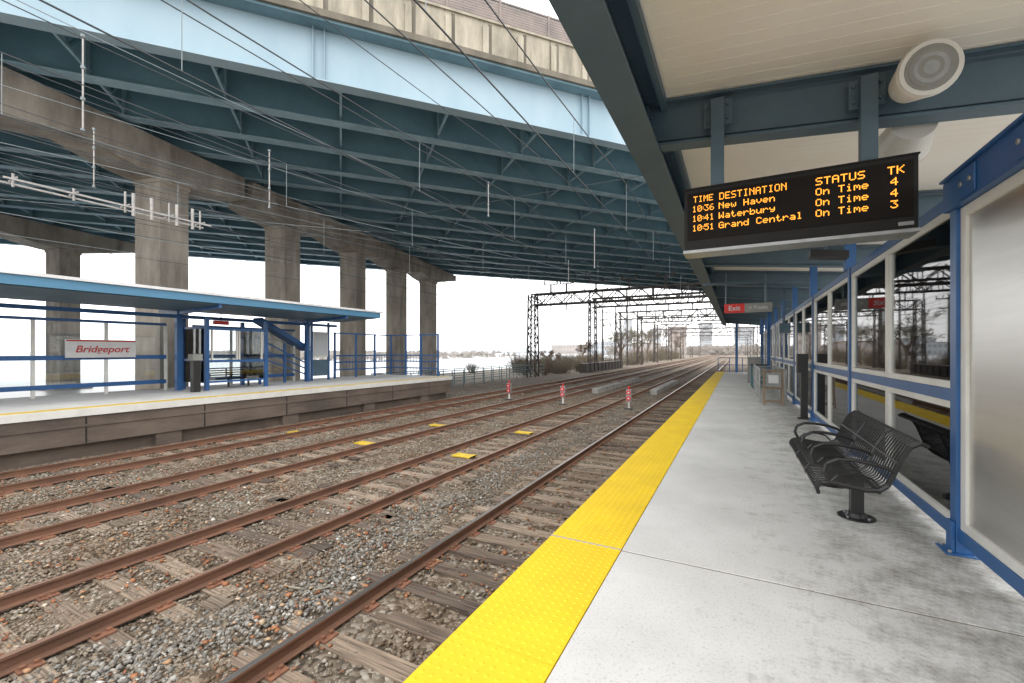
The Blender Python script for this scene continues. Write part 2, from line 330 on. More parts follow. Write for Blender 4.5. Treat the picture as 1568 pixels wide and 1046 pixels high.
# ------------------------------------------------------------------ canopy
def zc(x): return 3.83-.10*(x+.8)
b=MB()
CY0,CY1=.9,41
nrib=int((CY1-CY0)/.15)
zt=lambda x: zc(x)+.50
b.add([(-1.08,CY0,zt(-1.08)+.05),(3.3,CY0,zt(3.3)+.05),(3.3,CY1,zt(3.3)+.05),(-1.08,CY1,zt(-1.08)+.05),
       (-1.08,CY0,zt(-1.08)+.12),(3.3,CY0,zt(3.3)+.12),(3.3,CY1,zt(3.3)+.12),(-1.08,CY1,zt(-1.08)+.12)],[(0,1,2,3),(4,5,6,7),(0,1,5,4),(1,2,6,5),(2,3,7,6),(3,0,4,7)],'whiteroof')
for i in range(nrib):
    y=CY0+i*.15
    prof=[(y+.004,0),(y+.146,0),(y+.1498,.008),(y+.1498,.05),(y+.0002,.05),(y+.0002,.008)]
    vs=[(-.72,a,zt(-.72)+c) for a,c in prof]+[(3.25,a,zt(3.25)+c) for a,c in prof]
    n=6; b.add(vs,[(k,(k+1)%n,n+(k+1)%n,n+k) for k in range(n)],'ceil')
b.box(-1.04,-.74,CY0,CY1,3.80,3.825,'canblue'); b.box(-.90,-.88,CY0,CY1,3.825,4.30,'canblue'); b.box(-1.04,-.72,CY0,CY1,4.30,4.32,'canblue')
b.box(-1.10,-1.08,CY0,CY1,4.05,4.50,'canblue'); b.box(-1.08,-.9,CY0,CY1,4.10,4.12,'canblue')
b.box(-.72,-.66,CY0,CY1,4.20,4.30,'canblue')
beams=[4.93+3.66*i for i in range(-1,10)]
for y in beams:
    x0,x1=(-.86,3.2)
    z0,z1=zc(x0),zc(x1); sl=Vector((x1-x0,0,z1-z0))/2; c=Vector(((x0+x1)/2,y,(z0+z1)/2)); up=Vector((0,0,1))
    b.obox(c+up*.012,sl,(0,.09,0),(0,0,.012),'canblue'); b.obox(c+up*.24,sl,(0,.008,0),(0,0,.215),'canblue'); b.obox(c+up*.476,sl,(0,.09,0),(0,0,.012),'canblue')
    b.obox(c+up*.24,sl*.995,(0,.03,0),(0,0,.17),'canblue')
    b.box(-.87,-.84,y-.1,y+.1,3.86,4.28,'canblue')
    for zz in(3.95,4.05,4.15):
        for yy in(-.06,.06): b.tube((-.83,y+yy,zz),(-.80,y+yy,zz),.018,'canblue',6)
for y in beams[1:]:
    b.box(2.75,2.95,y-.1,y+.1,0,zc(2.85)+.01,'canblue')
for y in beams[2:]:
    b.box(1.53,1.67,y-.07,y+.07,2.9,zc(1.6)+.005,'blue')
b.obj('station_canopy')
# ------------------------------------------------------------------ windscreen wall
WX=1.60
posts=[4.72]+[4.72+3.66*i for i in range(1,9)]
b=MB()
for k,y in enumerate(posts):
    b.box(WX-.055,WX+.055,y-.055,y+.055,.012,2.9,'blue')
    b.box(WX-.13,WX+.13,y-.11,y+.11,0.001,.014,'blue')
    b.obox((WX-.07,y,.13),(.012,0,0),(0,.05,0),(0,0,.12),'blue')
    for q in(-.08,.08): b.tube((WX-.1,y+q,.014),(WX-.1,y+q,.035),.014,'steel',6)
for y0,y1 in zip(posts[:-1],posts[1:]):
    a,c=y0+.056,y1-.056
    b.box(WX-.04,WX+.04,a,c,2.80,2.90,'blue'); b.box(WX-.04,WX+.04,a,c,1.20,1.30,'blue'); b.box(WX-.04,WX+.04,a,c,.10,.20,'blue')
    mid=(a+c)/2
    for z0,z1 in((1.301,2.799),(.201,1.199)):
        for p,q in((a+.001,mid-.002),(mid+.002,c-.001)):
            w=.06
            b.box(WX-.03,WX+.03,p,p+w,z0,z1,'white'); b.box(WX-.03,WX+.03,q-w,q,z0,z1,'white')
            b.box(WX-.03,WX+.03,p+w,q-w,z0,z0+w,'white'); b.box(WX-.03,WX+.03,p+w,q-w,z1-w,z1,'white')
            b.box(WX-.004,WX+.004,p+w,q-w,z0+w,z1-w,'glass')
y1=4.72-.056; y0=1.2
b.box(WX-.04,WX+.04,y0,y1,.10,.20,'blue')
b.box(WX-.03,WX+.03,y1-.09,y1-.001,.2,2.74,'white'); b.box(WX-.03,WX+.03,y0,y1-.09,2.66,2.74,'white'); b.box(WX-.03,WX+.03,y0,y1-.09,.201,.27,'white')
b.box(WX-.008,WX+.012,y0,y1-.09,.27,2.66,'brushed')
b.box(WX-.035,WX-.008,y0,y1-.80,.9,2.1,'brushed')
b.box(WX-.09,WX+.09,y0,4.80,2.742,2.98,'blue'); b.box(WX-.12,WX+.12,y0,4.78,2.98,3.0,'blue')
for y in(4.35,3.6,2.9):
    b.box(WX-.105,WX-.091,y-.12,y+.12,2.76,2.96,'blue')
    for q in(-.07,.07): b.tube((WX-.12,y+q,2.86),(WX-.105,y+q,2.86),.02,'steel',6)
b.obj('windscreen_wall',bevel=.004)
b=MB(); b.box(1.2,1.5,16,16.7,2.2,2.5,'canblue'); b.beam((1.35,16.3,2.5),(1.35,16.3,3.6),.05,.05,'canblue'); b.obj('camera_housing')
b=MB(); b.obox((1.15,7.5,2.98),(.22,0,-.03),(0,.12,0),(0,0,.05),'black'); b.box(1.1,1.14,7.44,7.5,3.0,3.66,'canblue'); b.obj('ceiling_floodlight')
# ------------------------------------------------------------------ departure board
e=empty('departure_board')
BY=4.70; bx0,bx1,bz0,bz1=-.47,1.33,2.63,3.24
b=MB(); b.box(bx0,bx1,BY,BY+.26,bz0,bz1,'case')
b.box(bx0-.01,bx1+.01,BY-.012,BY+.27,bz1,bz1+.012,'case'); b.box(bx0-.01,bx1+.01,BY-.012,BY+.27,bz0-.03,bz0-.001,'steel')
b.box(bx0+.03,bx1-.03,BY-.006,BY-.001,bz0+.10,bz1-.04,'blk2')
b.box(bx1-.13,bx1-.03,BY-.008,BY-.001,bz0+.03,bz0+.06,'steel')
b.obj('board_case',e)
G={'T':"11111 00100 00100 00100 00100 00100 00100",'I':"01110 00100 00100 00100 00100 00100 01110",'M':"10001 11011 10101 10101 10001 10001 10001",
'E':"11111 10000 10000 11110 10000 10000 11111",'D':"11110 10001 10001 10001 10001 10001 11110",'S':"01111 10000 10000 01110 00001 00001 11110",
'N':"10001 11001 10101 10011 10001 10001 10001",'A':"01110 10001 10001 11111 10001 10001 10001",'O':"01110 10001 10001 10001 10001 10001 01110",
'U':"10001 10001 10001 10001 10001 10001 01110",'K':"10001 10010 10100 11000 10100 10010 10001",'0':"01110 10001 10011 10101 11001 10001 01110",
'1':"00100 01100 00100 00100 00100 00100 01110",'3':"11111 00010 00100 00010 00001 10001 01110",'4':"00010 00110 01010 10010 11111 00010 00010",
'5':"11111 10000 11110 00001 00001 10001 01110",'6':"00110 01000 10000 11110 10001 10001 01110",'e':"00000 00000 01110 10001 11111 10000 01110",
'w':"00000 00000 10001 10001 10101 10101 01010",'H':"10001 10001 10001 11111 10001 10001 10001",'a':"00000 00000 01110 00001 01111 10001 01111",
'v':"00000 00000 10001 10001 10001 01010 00100",'n':"00000 00000 10110 11001 10001 10001 10001",'W':"10001 10001 10001 10101 10101 11011 10001",
't':"01000 01000 11100 01000 01000 01001 00110",'r':"00000 00000 10110 11001 10000 10000 10000",'b':"10000 10000 10110 11001 10001 10001 11110",
'u':"00000 00000 10001 10001 10001 10011 01101",'y':"00000 00000 10001 10001 01111 00001 01110",'G':"01110 10001 10000 10111 10001 10001 01111",
'd':"00001 00001 01101 10011 10001 10001 01111",'C':"01110 10001 10000 10000 10000 10001 01110",'l':"01100 00100 00100 00100 00100 00100 01110",
'i':"00100 00000 01100 00100 00100 00100 01110",'m':"00000 00000 11010 10101 10101 10001 10001"}
b=MB(); dp=.0093
def led(s,x,z,dp=dp,pitch=6,vs=1.12):
    for ch in s:
        if ch==':':
            for r in(2,4): b.box(x,x+dp*.9,BY-.009,BY-.0065,z-r*dp*vs-dp*.9,z-r*dp*vs,'led')
            x+=dp*2; continue
        if ch!=' ':
            for r,row in enumerate(G[ch].split()):
                for c,v in enumerate(row):
                    if v=='1':
                        b.box(x+c*dp,x+c*dp+dp*.84,BY-.009,BY-.0065,z-r*dp*vs-dp*.9,z-r*dp*vs,'led')
        x+=dp*pitch
led('TIME',-.385,3.165,.0078); led('DESTINATION',-.15,3.165,.0086); led('STATUS',.63,3.165,.0100,vs=.95); led('TK',1.13,3.165,.0100,vs=.95)
for i,(t,ds,st,tk) in enumerate((('10:36','New Haven','On Time','4'),('10:41','Waterbury','On Time','4'),('10:51','Grand Central','On Time','3'))):
    z=3.070-.096*i; led(t,-.395,z,.0079); led(ds,-.155,z,.0089,vs=.98); led(st,.63,z,.0091,vs=.98); led(tk,1.15,z,.0098,vs=.95)
b.obj('led_text',e,recalc=False)
b=MB()
for x in(-.17,1.02):
    b.box(x-.06,x+.06,BY+.03,BY+.13,bz1+.013,zc(x)+.36,'canblue')
    b.box(x-.13,x+.13,BY+.125,BY+.139,zc(x)+.12,zc(x)+.38,'canblue')
    for q in(-.095,.095):
        for z in(.18,.32): b.tube((x+q,BY+.105,zc(x)+z),(x+q,BY+.125,zc(x)+z),.016,'canblue',6)
b.obj('hangers',e,bevel=.004)
# ------------------------------------------------------------------ loudspeaker
b=MB()
c=Vector((1.325,4.45,3.80)); K=32
ax=Vector((.10,-1,-.18)).normalized()
b.tube(c-ax*.02,c,.205,'ceil',K,.205)
b.tube(c-ax*.34,c-ax*.02,.14,'ceil',K,.202)
b.tube(c,c+ax*.02,.205,'white',K,.195)
b.tube(c+ax*.021,c+ax*.024,.165,'greysign',K,.16)
for r_ in(.14,.11,.08,.05): b.tube(c+ax*.0245,c+ax*(.0265+(.14-r_)*.03),r_,'steel' if int(r_*100)%2 else 'greysign',K)
b.tube((1.42,5.1,3.66),(1.42,5.45,3.60),.16,'white',K,.22); b.tube((1.42,5.45,3.60),(1.42,5.47,3.60),.22,'white',K,.22)
b.tube((1.42,5.1,3.66),(1.42,5.1,3.86),.03,'white',8)
b.tube((1.34,4.7,3.9),(1.34,4.85,3.9),.04,'white',8)
b.obj('loudspeaker',bevel=.003)
# ------------------------------------------------------------------ exit sign
e=empty('exit_sign'); b=MB()
ey=14.0
b.box(-.32,.20,ey,ey+.1,2.72,2.98,'exitred'); b.box(.202,.88,ey,ey+.1,2.72,2.98,'greysign'); 
b.tube((-.28,ey+.05,2.98),(-.28,ey+.05,3.9),.02,'canblue'); b.tube((.72,ey+.05,2.98),(.72,ey+.05,3.8),.02,'canblue'); b.beam((-.9,ey+.05,3.60),(1.6,ey+.05,3.55),.05,.06,'canblue')
b.obj('sign_box',e); text('exit_text','Exit',.2,(-.06,ey-.004,2.85),(math.pi/2,0,0),'signw',e); text('arrow_text','< Tracks',.13,(.54,ey-.004,2.85),(math.pi/2,0,0),'signw',e)
# ------------------------------------------------------------------ bench
b=MB()
prof=[(.66,.33),(.645,.38),(.68,.425),(.76,.435),(.88,.415),(1.0,.40),(1.09,.41),(1.15,.46),(1.19,.56),(1.24,.70),(1.30,.81),(1.36,.845),(1.41,.82)]
b0,b1=4.76,6.95
nb=33
for i in range(nb+1):
    y=b0+(b1-b0)*i/nb
    b.path([(x,y,z) for x,z in prof],.0075 if i not in(0,nb) else .016,'black',5)
for (x,z,r) in((.66,.33,.013),(1.41,.82,.013),(.88,.402,.012),(1.09,.395,.018),(1.215,.66,.009)): b.tube((x,b0,z),(x,b1,z),r,'black',8)
for y in(b0,b0+(b1-b0)/3,b0+2*(b1-b0)/3,b1):
    arm=[(.74,.43),(.70,.52),(.72,.60),(.80,.645),(.92,.65),(1.06,.63),(1.16,.60),(1.20,.57)]
    b.path([(x,y,z) for x,z in arm],.017,'black',8); 
    b.path([(.74,y+.0,.43),(.80,y,.50),(.92,y,.53),(1.04,y,.50),(1.10,y,.43)],.010,'black',6)
    b.path([(x,y,z-.012) for x,z in prof],.014,'black',6)
for y in(5.25,6.4):
    b.box(.98,1.08,y-.05,y+.05,.012,.40,'black'); b.tube((1.03,y,.001),(1.03,y,.014),.15,'black',24); b.tube((1.03,y,.014),(1.03,y,.05),.09,'black',16,.07)
    b.beam((.75,y,.395),(1.12,y,.385),.05,.03,'black')
    for a in range(4): b.tube((1.03+.115*math.cos(a*1.57+.78),y+.115*math.sin(a*1.57+.78),.014),(1.03+.115*math.cos(a*1.57+.78),y+.115*math.sin(a*1.57+.78),.03),.012,'steel',6)
b.obj('platform_bench')
# ------------------------------------------------------------------ further along platform
b=MB(); b.box(1.36,1.50,12.3,12.44,.01,1.45,'black'); b.box(1.30,1.56,12.22,12.5,0.001,.02,'black'); b.box(1.28,1.5,12.25,12.5,1.1,1.55,'black'); b.obj('help_point_post')
b=MB()
for y0 in(15.6,18.5):
    for x in(.65,1.35):
        b.path([(x,y0,0),(x,y0,1.05),(x,y0+2.2,1.05),(x,y0+2.2,0)],.022,'steel',8); b.tube((x,y0,.55),(x,y0+2.2,.55),.02,'steel',8)
        for q in range(1,12): b.tube((x,y0+q*.18,.08),(x,y0+q*.18,1.05),.008,'steel',5)
    b.tube((.65,y0,1.05),(1.35,y0,1.05),.022,'steel',8); b.tube((.65,y0,.55),(1.35,y0,.55),.02,'steel',8)
b.obj('handrail')
b=MB()
for x in(.74,1.22): b.beam((x,14.95,0),(x,15.3,1.05),.05,.04,'wood'); b.beam((x,15.55,0),(x,15.32,1.0),.05,.04,'wood')
for z in(.12,.5,1.0): b.beam((.74,14.95+.33*z,z),(1.22,14.95+.33*z,z),.03,.06,'wood')
b.obox((.98,15.13,.75),(.2,0,0),(0,.07,.2),(0,.006,-.002),'greysign'); b.obox((.98,15.115,.77),(.13,0,0),(0,.045,.12),(0,.006,-.002),'signw')
b.obj('notice_stand')
b=MB()
for y in(24,30.5): b.box(1.3,1.44,y-.07,y+.07,0,3.6,'blue')
b.box(-.09,.09,36.9,37.1,0,3.75,'blue')
b.obj('canopy_post')
b=MB()
for x in(-1.3,-.5,.4,1.2): b.tube((x,37.8,0),(x,37.8,1.1),.03,'blue')
b.tube((-1.3,37.8,1.1),(3,37.8,1.1),.03,'blue'); b.tube((-1.3,37.8,.55),(3,37.8,.55),.03,'blue'); b.obj('end_railing')
b=MB(); b.box(.5,1.1,25,25.5,0.001,1.3,'greysign'); b.box(.48,1.12,24.98,25.52,1.3,1.34,'steel'); b.obj('litter_bin')
b=MB(); b.box(.55,1.15,21.5,22,0.08,1.0,'teal'); b.box(.52,1.18,21.47,22.03,1.0,1.05,'black'); b.box(.62,1.08,21.485,21.5,.55,.92,'greysign'); b.box(.6,.66,21.55,21.95,0,.08,'black'); b.box(1.04,1.1,21.55,21.95,0,.08,'black'); b.obj('newspaper_box')
# ------------------------------------------------------------------ opposite platform
LX=-16.2; LB=-22.2; LY=22.8
b=MB(); b.box(LB,LX-.6,-8,LY,-.2,0,'plat'); b.box(LX-.6,LX-.12,-8,LY,-.2,.004,'yelpaint'); b.box(LX-.12,LX,-8,LY,-.2,.002,'white')
b.box(LB,LX-.04,-8,LY-.1,-.98,-.202,'platdark'); b.box(LB,LX-.30,-8,LY-.3,-1.62,-.982,'platdark')
for y in np.arange(-6,LY,4.3): b.box(LX-1.4,LX-.1,y,y+.7,-1.62,-.982,'platdark')
for y in np.arange(-7,LY-.5,3.05): b.box(LX-.04,LX-.028,y,y+.03,-.97,-.205,'black')
b.box(LX-.04,LX-.01,-8,LY-.1,-.50,-.44,'platdark')
b.obj('opposite_platform')
b=MB()
CX0,CX1=-17.3,-22.0
b.prism([(CX0,3.42),(CX0,3.70),(-20.4,3.55),(CX1,3.66),(CX1,3.42),(-20.4,3.30)],lambda a,c,t:(a,t,c),-9,17.6,'lblue')
b.prism([(CX0+.06,3.70),(CX0+.06,3.79),(-20.4,3.64),(CX1,3.75),(CX1,3.68),(-20.4,3.57)],lambda a,c,t:(a,t,c),-9,17.75,'whiteroof')
b.prism([(CX0-.12,3.405),(-20.4,3.295),(CX1+.1,3.405),(CX1+.1,3.39),(-20.4,3.27),(CX0-.12,3.38)],lambda a,c,t:(a,t,c),-9,17.4,'canblue')
PX=-20.4
for y in(-2.6,3.4,9.4,15.4):
    b.box(PX-.1,PX+.1,y-.1,y+.1,.0,3.29,'blue'); b.beam((PX,y,3.2),(CX0-.1,y,3.34),.12,.16,'blue'); b.beam((PX,y,3.2),(CX1+.1,y,3.34),.12,.16,'blue')
b.box(PX-.06,PX+.06,-9,17.3,2.98,3.12,'blue')
b.obj('opposite_canopy')
b=MB(); WL=-21.2
def lwall(y0,y1,glass=True):
    b.box(WL-.05,WL+.05,y0,y1,1.30,1.46,'blue'); b.box(WL-.05,WL+.05,y0,y1,.28,.44,'blue'); b.box(WL-.05,WL+.05,y0,y1,2.68,2.78,'blue')
    n=max(1,round((y1-y0)/1.9))
    for i in range(n+1):
        y=y0+(y1-y0)*i/n; b.box(WL-.045,WL+.045,y-.045,y+.045,0,2.68,'white')
    if glass:
        b.box(WL-.006,WL+.006,y0,y1,1.46,2.68,'glassL'); b.box(WL-.006,WL+.006,y0,y1,.44,1.30,'glassL')
lwall(-8,9.3); lwall(10.3,15.2)
b.obj('opposite_windscreen_wall')
b=MB()
for y in(9.9,12.4): 
    for x in(-19.3,-21.1): b.box(x-.07,x+.07,y-.07,y+.07,0,3.0,'blue')
for y in(9.9,12.4): b.box(-21.03,-19.37,y-.02,y+.02,1.2,1.3,'blue'); b.box(-21.03,-19.37,y-.02,y+.02,2.55,2.65,'blue'); b.box(-21.03,-19.37,y-.005,y+.005,.3,2.55,'glassL')
b.box(-19.34,-19.26,9.97,12.33,2.5,2.6,'blue'); b.box(-19.33,-19.27,9.97,12.33,1.15,1.25,'blue'); b.box(-19.33,-19.27,9.97,12.33,.3,.38,'blue')
for y in(10.1,11.1,11.2,12.2): b.box(-19.34,-19.26,y-.03,y+.03,1.25,2.5,'white')
b.box(-19.305,-19.295,10,12.3,.38,2.5,'glassL')
b.obj('waiting_shelter')
b=MB()
b.obox((-21.0,14.4,2.45),(0,1.35,-.72),(.35,0,0),(0,.05,.10),'blue')
for k in range(3):
    b.beam((-20.7,13.0,2.2-.45*k),(-20.7,15.6,.95-.3*k),.06,.06,'blue')
for y in(13.0,14.3,15.6): b.box(-20.75,-20.65,y-.05,y+.05,0,2.7-(y-13)*.5,'blue')
for y in(15.9,17.0): b.box(-20.75,-20.65,y-.05,y+.05,0,3.25,'blue')
b.box(-20.72,-20.66,15.96,16.94,.25,1.15,'canblue'); b.box(-20.72,-20.66,15.96,16.94,1.3,2.7,'white'); b.box(-20.655,-20.64,16.04,16.86,1.38,2.62,'pale')
b.obj('stair_railing')
b=MB()
for y in(17.9,19.5,21.1,22.6):
    b.box(-21.3,-21.2,y-.05,y+.05,0,2.75,'blue')
for x in(-19.9,-18.6,-17.2): b.box(x-.05,x+.05,22.55,22.65,0,2.75,'blue')
for z in(2.7,1.35,.95,.5):
    b.beam((-21.25,17.9,z),(-21.25,22.6,z),.06,.08,'blue')
    b.beam((-21.25,22.6,z),(-17.2,22.6,z),.06,.08,'blue')
for y in np.arange(18,22.5,.25): b.tube((-21.25,y,.5),(-21.25,y,1.35),.015,'blue',5)
for x in np.arange(-21,-17.2,.25): b.tube((x,22.6,.1),(x,22.6,1.35),.015,'blue',5)
b.obj('blue_platform_railing')
e=empty('station_name_sign'); b=MB()
b.box(-21.05,-20.98,6.2,8.2,1.38,2.04,'signw'); b.box(-20.979,-20.972,6.22,8.18,1.97,2.02,'redtext'); b.box(-21.15,-21.05,6.3,6.36,1.4,2.0,'steel'); b.box(-21.15,-21.05,8.0,8.06,1.4,2.0,'steel'); b.obj('sign_panel',e)
text('sign_text','Bridgeport',.35,(-20.965,7.2,1.68),(math.pi/2,0,math.pi/2),'redtext',e,shear=.25)
b=MB(); b.box(-19.1,-18.85,9.2,9.45,0,1.25,'black'); b.box(-19.15,-18.8,9.15,9.5,1.25,1.5,'greysign'); b.obj('ticket_validator')
for (x,y,L) in((-20.6,10.4,2.0),):
    b=MB()
    for q in(0,.06,.12,.18,.24,.30,.36): b.box(x+q,x+q+.04,y,y+L,.42,.45,'black')
    for q in(.52,.62,.72,.82): b.box(x-.06,x-.03,y,y+L,q,q+.05,'black')
    for yy in(y+.1,y+L/2,y+L-.1): b.box(x+.1,x+.18,yy-.03,yy+.03,0,.42,'black'); b.box(x-.06,x-.02,yy-.02,yy+.02,.4,.86,'black'); b.box(x-.02,x+.38,yy-.02,yy+.02,.60,.63,'black'); b.box(x+.34,x+.38,yy-.02,yy+.02,.42,.6,'black')
    b.obj('opposite_bench')
b=MB(); b.box(-20.2,-20.05,10.6,11.2,2.78,2.95,'exitred'); b.tube((-20.12,10.9,2.95),(-20.12,10.9,3.3),.02,'black'); b.obj('red_sign')
# ------------------------------------------------------------------ highway bridge
ang=math.radians(49.2)
e=empty('highway_bridge'); e.rotation_euler=(0,0,ang)
U0,U1=-75,110; ZB=12.1; ZT=14.2; NG=14; V0=18.5; SP=3.0
b=MB()
for k in range(NG):
    v=V0+k*SP; mk='girder' if k==0 else 'girder_shade'; fk='girder' if k==0 else 'flange'
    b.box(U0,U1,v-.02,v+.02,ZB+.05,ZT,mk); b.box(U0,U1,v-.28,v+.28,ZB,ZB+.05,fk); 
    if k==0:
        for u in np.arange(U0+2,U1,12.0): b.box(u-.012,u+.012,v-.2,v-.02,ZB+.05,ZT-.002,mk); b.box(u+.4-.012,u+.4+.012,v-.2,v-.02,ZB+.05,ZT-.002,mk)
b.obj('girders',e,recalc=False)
b=MB()
for k in range(NG-1):
    v=V0+k*SP
    for u in np.arange(-54,100,4.5):
        b.beam((u,v+.02,ZB+.30),(u,v+SP-.02,ZB+.30),.10,.10,'flange')
        b.beam((u,v+.02,ZT-.25),(u,v+SP/2,ZB+.34),.09,.09,'girder_shade'); b.beam((u,v+SP-.02,ZT-.25),(u,v+SP/2,ZB+.34),.09,.09,'girder_shade')
        b.obox((u,v+SP-.18,ZB+.75),(.012,0,0),(0,.16,0),(0,0,.70),'flange')
    b.box(-60,100,v+SP/2-.08,v+SP/2+.08,ZT-.40,ZT-.02,'flange')
b.obj('cross_frames',e,recalc=False)
b=MB(); VE=V0+(NG-1)*SP
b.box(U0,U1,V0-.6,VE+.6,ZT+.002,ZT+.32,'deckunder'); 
b.box(U0,U1,V0-.72,V0-.602,ZT+.10,ZT+.36,'parapet_dk')
for u in np.arange(U0,U1,12.0): b.box(u+.02,u+12-.02,V0-.62,V0-.30,ZT+.36,15.97,'parapet')
for u in np.arange(U0,U1,1.65): b.box(u-.13,u+.13,V0-.72,V0-.622,ZT+.362,15.72,'parapet'); b.box(u+.131,u+.30,V0-.628,V0-.621,ZT+.362,15.9,'parapet_dk')
b.box(U0,U1,V0-.70,V0-.26,15.972,16.06,'parapet'); b.box(U0,U1,VE+.3,VE+.6,ZT+.34,15.9,'parapet')
for u in np.arange(U0,U1,2.4):
    b.box(u-.05,u+.05,V0-.5,V0-.4,16.06,17.25,'fence')
for z in(16.1,17.15): b.box(U0,U1,V0-.49,V0-.41,z,z+.07,'fence')
for z in np.arange(16.2,17.1,.115): b.box(U0,U1,V0-.46,V0-.44,z,z+.1,'fence')
b.obj('deck_and_parapet',e,recalc=False)
def pier(name,ubase,va,vb,cols,haunch=True,tapa=False,tapb=False):
    b=MB(); sk=Vector((.713,1,0)); sk/=sk.length; pr=Vector((sk.y,-sk.x,0))
    ct=lambda v: Vector((ubase+.713*v,v,0))
    N=60; bot=[]
    for i in range(N+1):
        v=va+(vb-va)*i/N
        dist=min(abs(v-c) for c in cols)
        zb=10.05+.55*min(1,(dist/3.2))**2*1.0 if haunch else 10.05
        if tapb and v>cols[-1]+1: zb=10.2+(v-cols[-1]-1)/(vb-cols[-1]-1)*1.0
        if tapa and v<cols[0]-1: zb=10.2+(cols[0]-1-v)/(cols[0]-1-va)*1.0
        bot.append((v,zb))
    vs=[];fs=[]
    for (v,zb) in bot:
        for sg in(-1,1):
            for z in(zb,11.9):
                p=ct(v)+pr*sg*.95; vs.append((p.x,p.y,z))
    for i in range(N):
        a=i*4;c=a+4
        fs+=[(a,a+1,c+1,c),(a+2,c+2,c+3,a+3),(a+1,a+3,c+3,c+1),(a,c,c+2,a+2)]
    fs+=[(0,2,3,1),(N*4,N*4+1,N*4+3,N*4+2)]
    b.add(vs,fs,'conc')
    for c in cols:
        p=ct(c); b.obox((p.x,p.y,4.0),sk*.72,pr*.80,(0,0,6.08),'conc')
        b.obox((p.x,p.y,-1.9),sk*1.3,pr*1.3,(0,0,.5),'conc')
        b.obox((p.x,p.y,10.0),sk*.78,pr*.86,(0,0,.12),'conc')
    for k in range(NG):
        v=V0+k*SP
        if va<=v<=vb: p=ct(v); b.obox((p.x,p.y,12.0),(.35,0,0),(0,.3,0),(0,0,.1),'black')
    b.obj(name,rot=ang)
pier('bridge_pier',-27.6,17.6,30.2,[20.4,26.9])
pier('bridge_pier',-27.6,30.7,58.2,[33.5,40.1,46.3,52.6],tapb=True)
pier('bridge_pier',-56.2,30,52.6,[34,41.2,48.1],tapb=True)
pier('bridge_pier',35,17.6,58.2,[20,27,34,41,48,55])
b=MB(); b.tube((-50,33,-1.6),(-50,33,11),.14,'steel',8,.08); b.tube((-50,33,11),(-48.8,33.6,11.3),.06,'steel',6); b.obox((-48.5,33.7,11.3),(.5,.2,0),(-.1,.2,0),(0,0,.1),'steel'); b.obj('street_lamp')
# ------------------------------------------------------------------ catenary
e=empty('overhead_wires')
b=MB()
def wire(x,za,sag,r,k,dx=0):
    pts=[]; segs=[-14,14,48.6,85,125,170,230,400]
    for a,c in zip(segs[:-1],segs[1:]):
        for i in range(8):
            t=i/8; y=a+(c-a)*t; pts.append((x+dx*y,y,za-sag*4*t*(1-t)))
    b.path(pts,r,k,4)
for tc in TC:
    wire(tc,5.45,.0,.012,'wire'); wire(tc,6.95,.5,.012,'wire')
for x,z,s,r in((-5.3,7.6,.4,.012),(-8.9,8.2,.5,.012),(-12.6,7.6,.4,.01),(-17.0,7.4,.5,.012),(-17.6,8.1,.5,.012),(-18.2,6.3,.4,.010),(-18.9,9.0,.5,.01),(-19.5,5.4,.3,.008),
    (-10.6,7.9,.6,.010),(-14.4,8.3,.5,.010),(-15.6,6.6,.4,.010),(-16.2,5.9,.3,.010),(-18.4,5.0,.2,.009),(-13.1,9.2,.4,.010),(-7.6,9.0,.6,.010),
    (-16.6,6.9,.5,.011),(-19.2,7.0,.5,.011),(-17.9,5.7,.3,.010),(-20.2,8.2,.5,.011),(-20.8,6.4,.4,.011),(-15.0,7.4,.3,.010),(-11.6,6.3,.3,.009)): wire(x,z,s,r,'wirel' if (x<-12 and int(x*10)%2) else 'wire')
b.obj('wires',e,recalc=False)
b=MB()
def msg(y):
    segs=[-14,14,48.6,85,125]
    for a,c in zip(segs[:-1],segs[1:]):
        if a<=y<=c: t=(y-a)/(c-a); return 6.95-.5*4*t*(1-t)
    return 6.9
for tc in TC:
    for y in np.arange(4.5,85,5.0):
        b.tube((tc,y+tc*.2,5.45),(tc,y+tc*.2,msg(max(-14,y+tc*.2))),.006,'wirel',5)
for x,y,z0,z1 in((-12.3,3.9,6.3,8.3),(-13.2,8.6,6.2,8.0),(-16.9,5.6,6.5,8.2),(-8.6,14.5,6.9,8.2),(-6.0,20,5.6,7.4),(-9.5,26,5.6,7.4)):
    b.tube((x,y,z0),(x,y,z1),.018,'insul',6); 
    for q in np.linspace(z0,z1,4): b.tube((x,y,q-.03),(x,y,q+.03),.04,'wirel',8)
x=-14.4
for q in(-.22,.22): b.beam((x+q,3.2,5.42),(x+q,7.4,5.42),.025,.04,'insul')
for y in(3.4,4.4,5.4,6.4,7.2): b.beam((x-.25,y,5.47),(x+.25,y,5.47),.03,.03,'insul'); b.tube((x,y,5.3),(x,y,5.85 if y>5 else 5.6),.025,'insul',8)
for y in(5.5,5.9,6.5,6.9): b.tube((x+.2,y,5.2),(x+.2,y,5.8),.04,'insul',8)
for y,z in((14,7.1),(30,7.1),(40,7.3)): b.tube((-22,y,z+.3),(3.2,y,z),.010,'wire',4)
for (p,q) in (((-30,3,9.5),(-3,46,6.6)),((-30,8,8.0),(-10,46,6.3)),((-26,2,7.0),(-14.4,14,6.9)),((-24,1,8.6),(-6.7,48,6.9)),((-22,-2,10),(-3.1,48,7.0)),((-28,12,7.2),(-14,48,6.5)),((-26,6,8.9),(-10.6,48,7.2)),((-20,0,7.6),(-3.1,40,6.2))): b.tube(p,q,.010,'wirel',4)
b.obj('hangers_and_insulators',e,recalc=False)
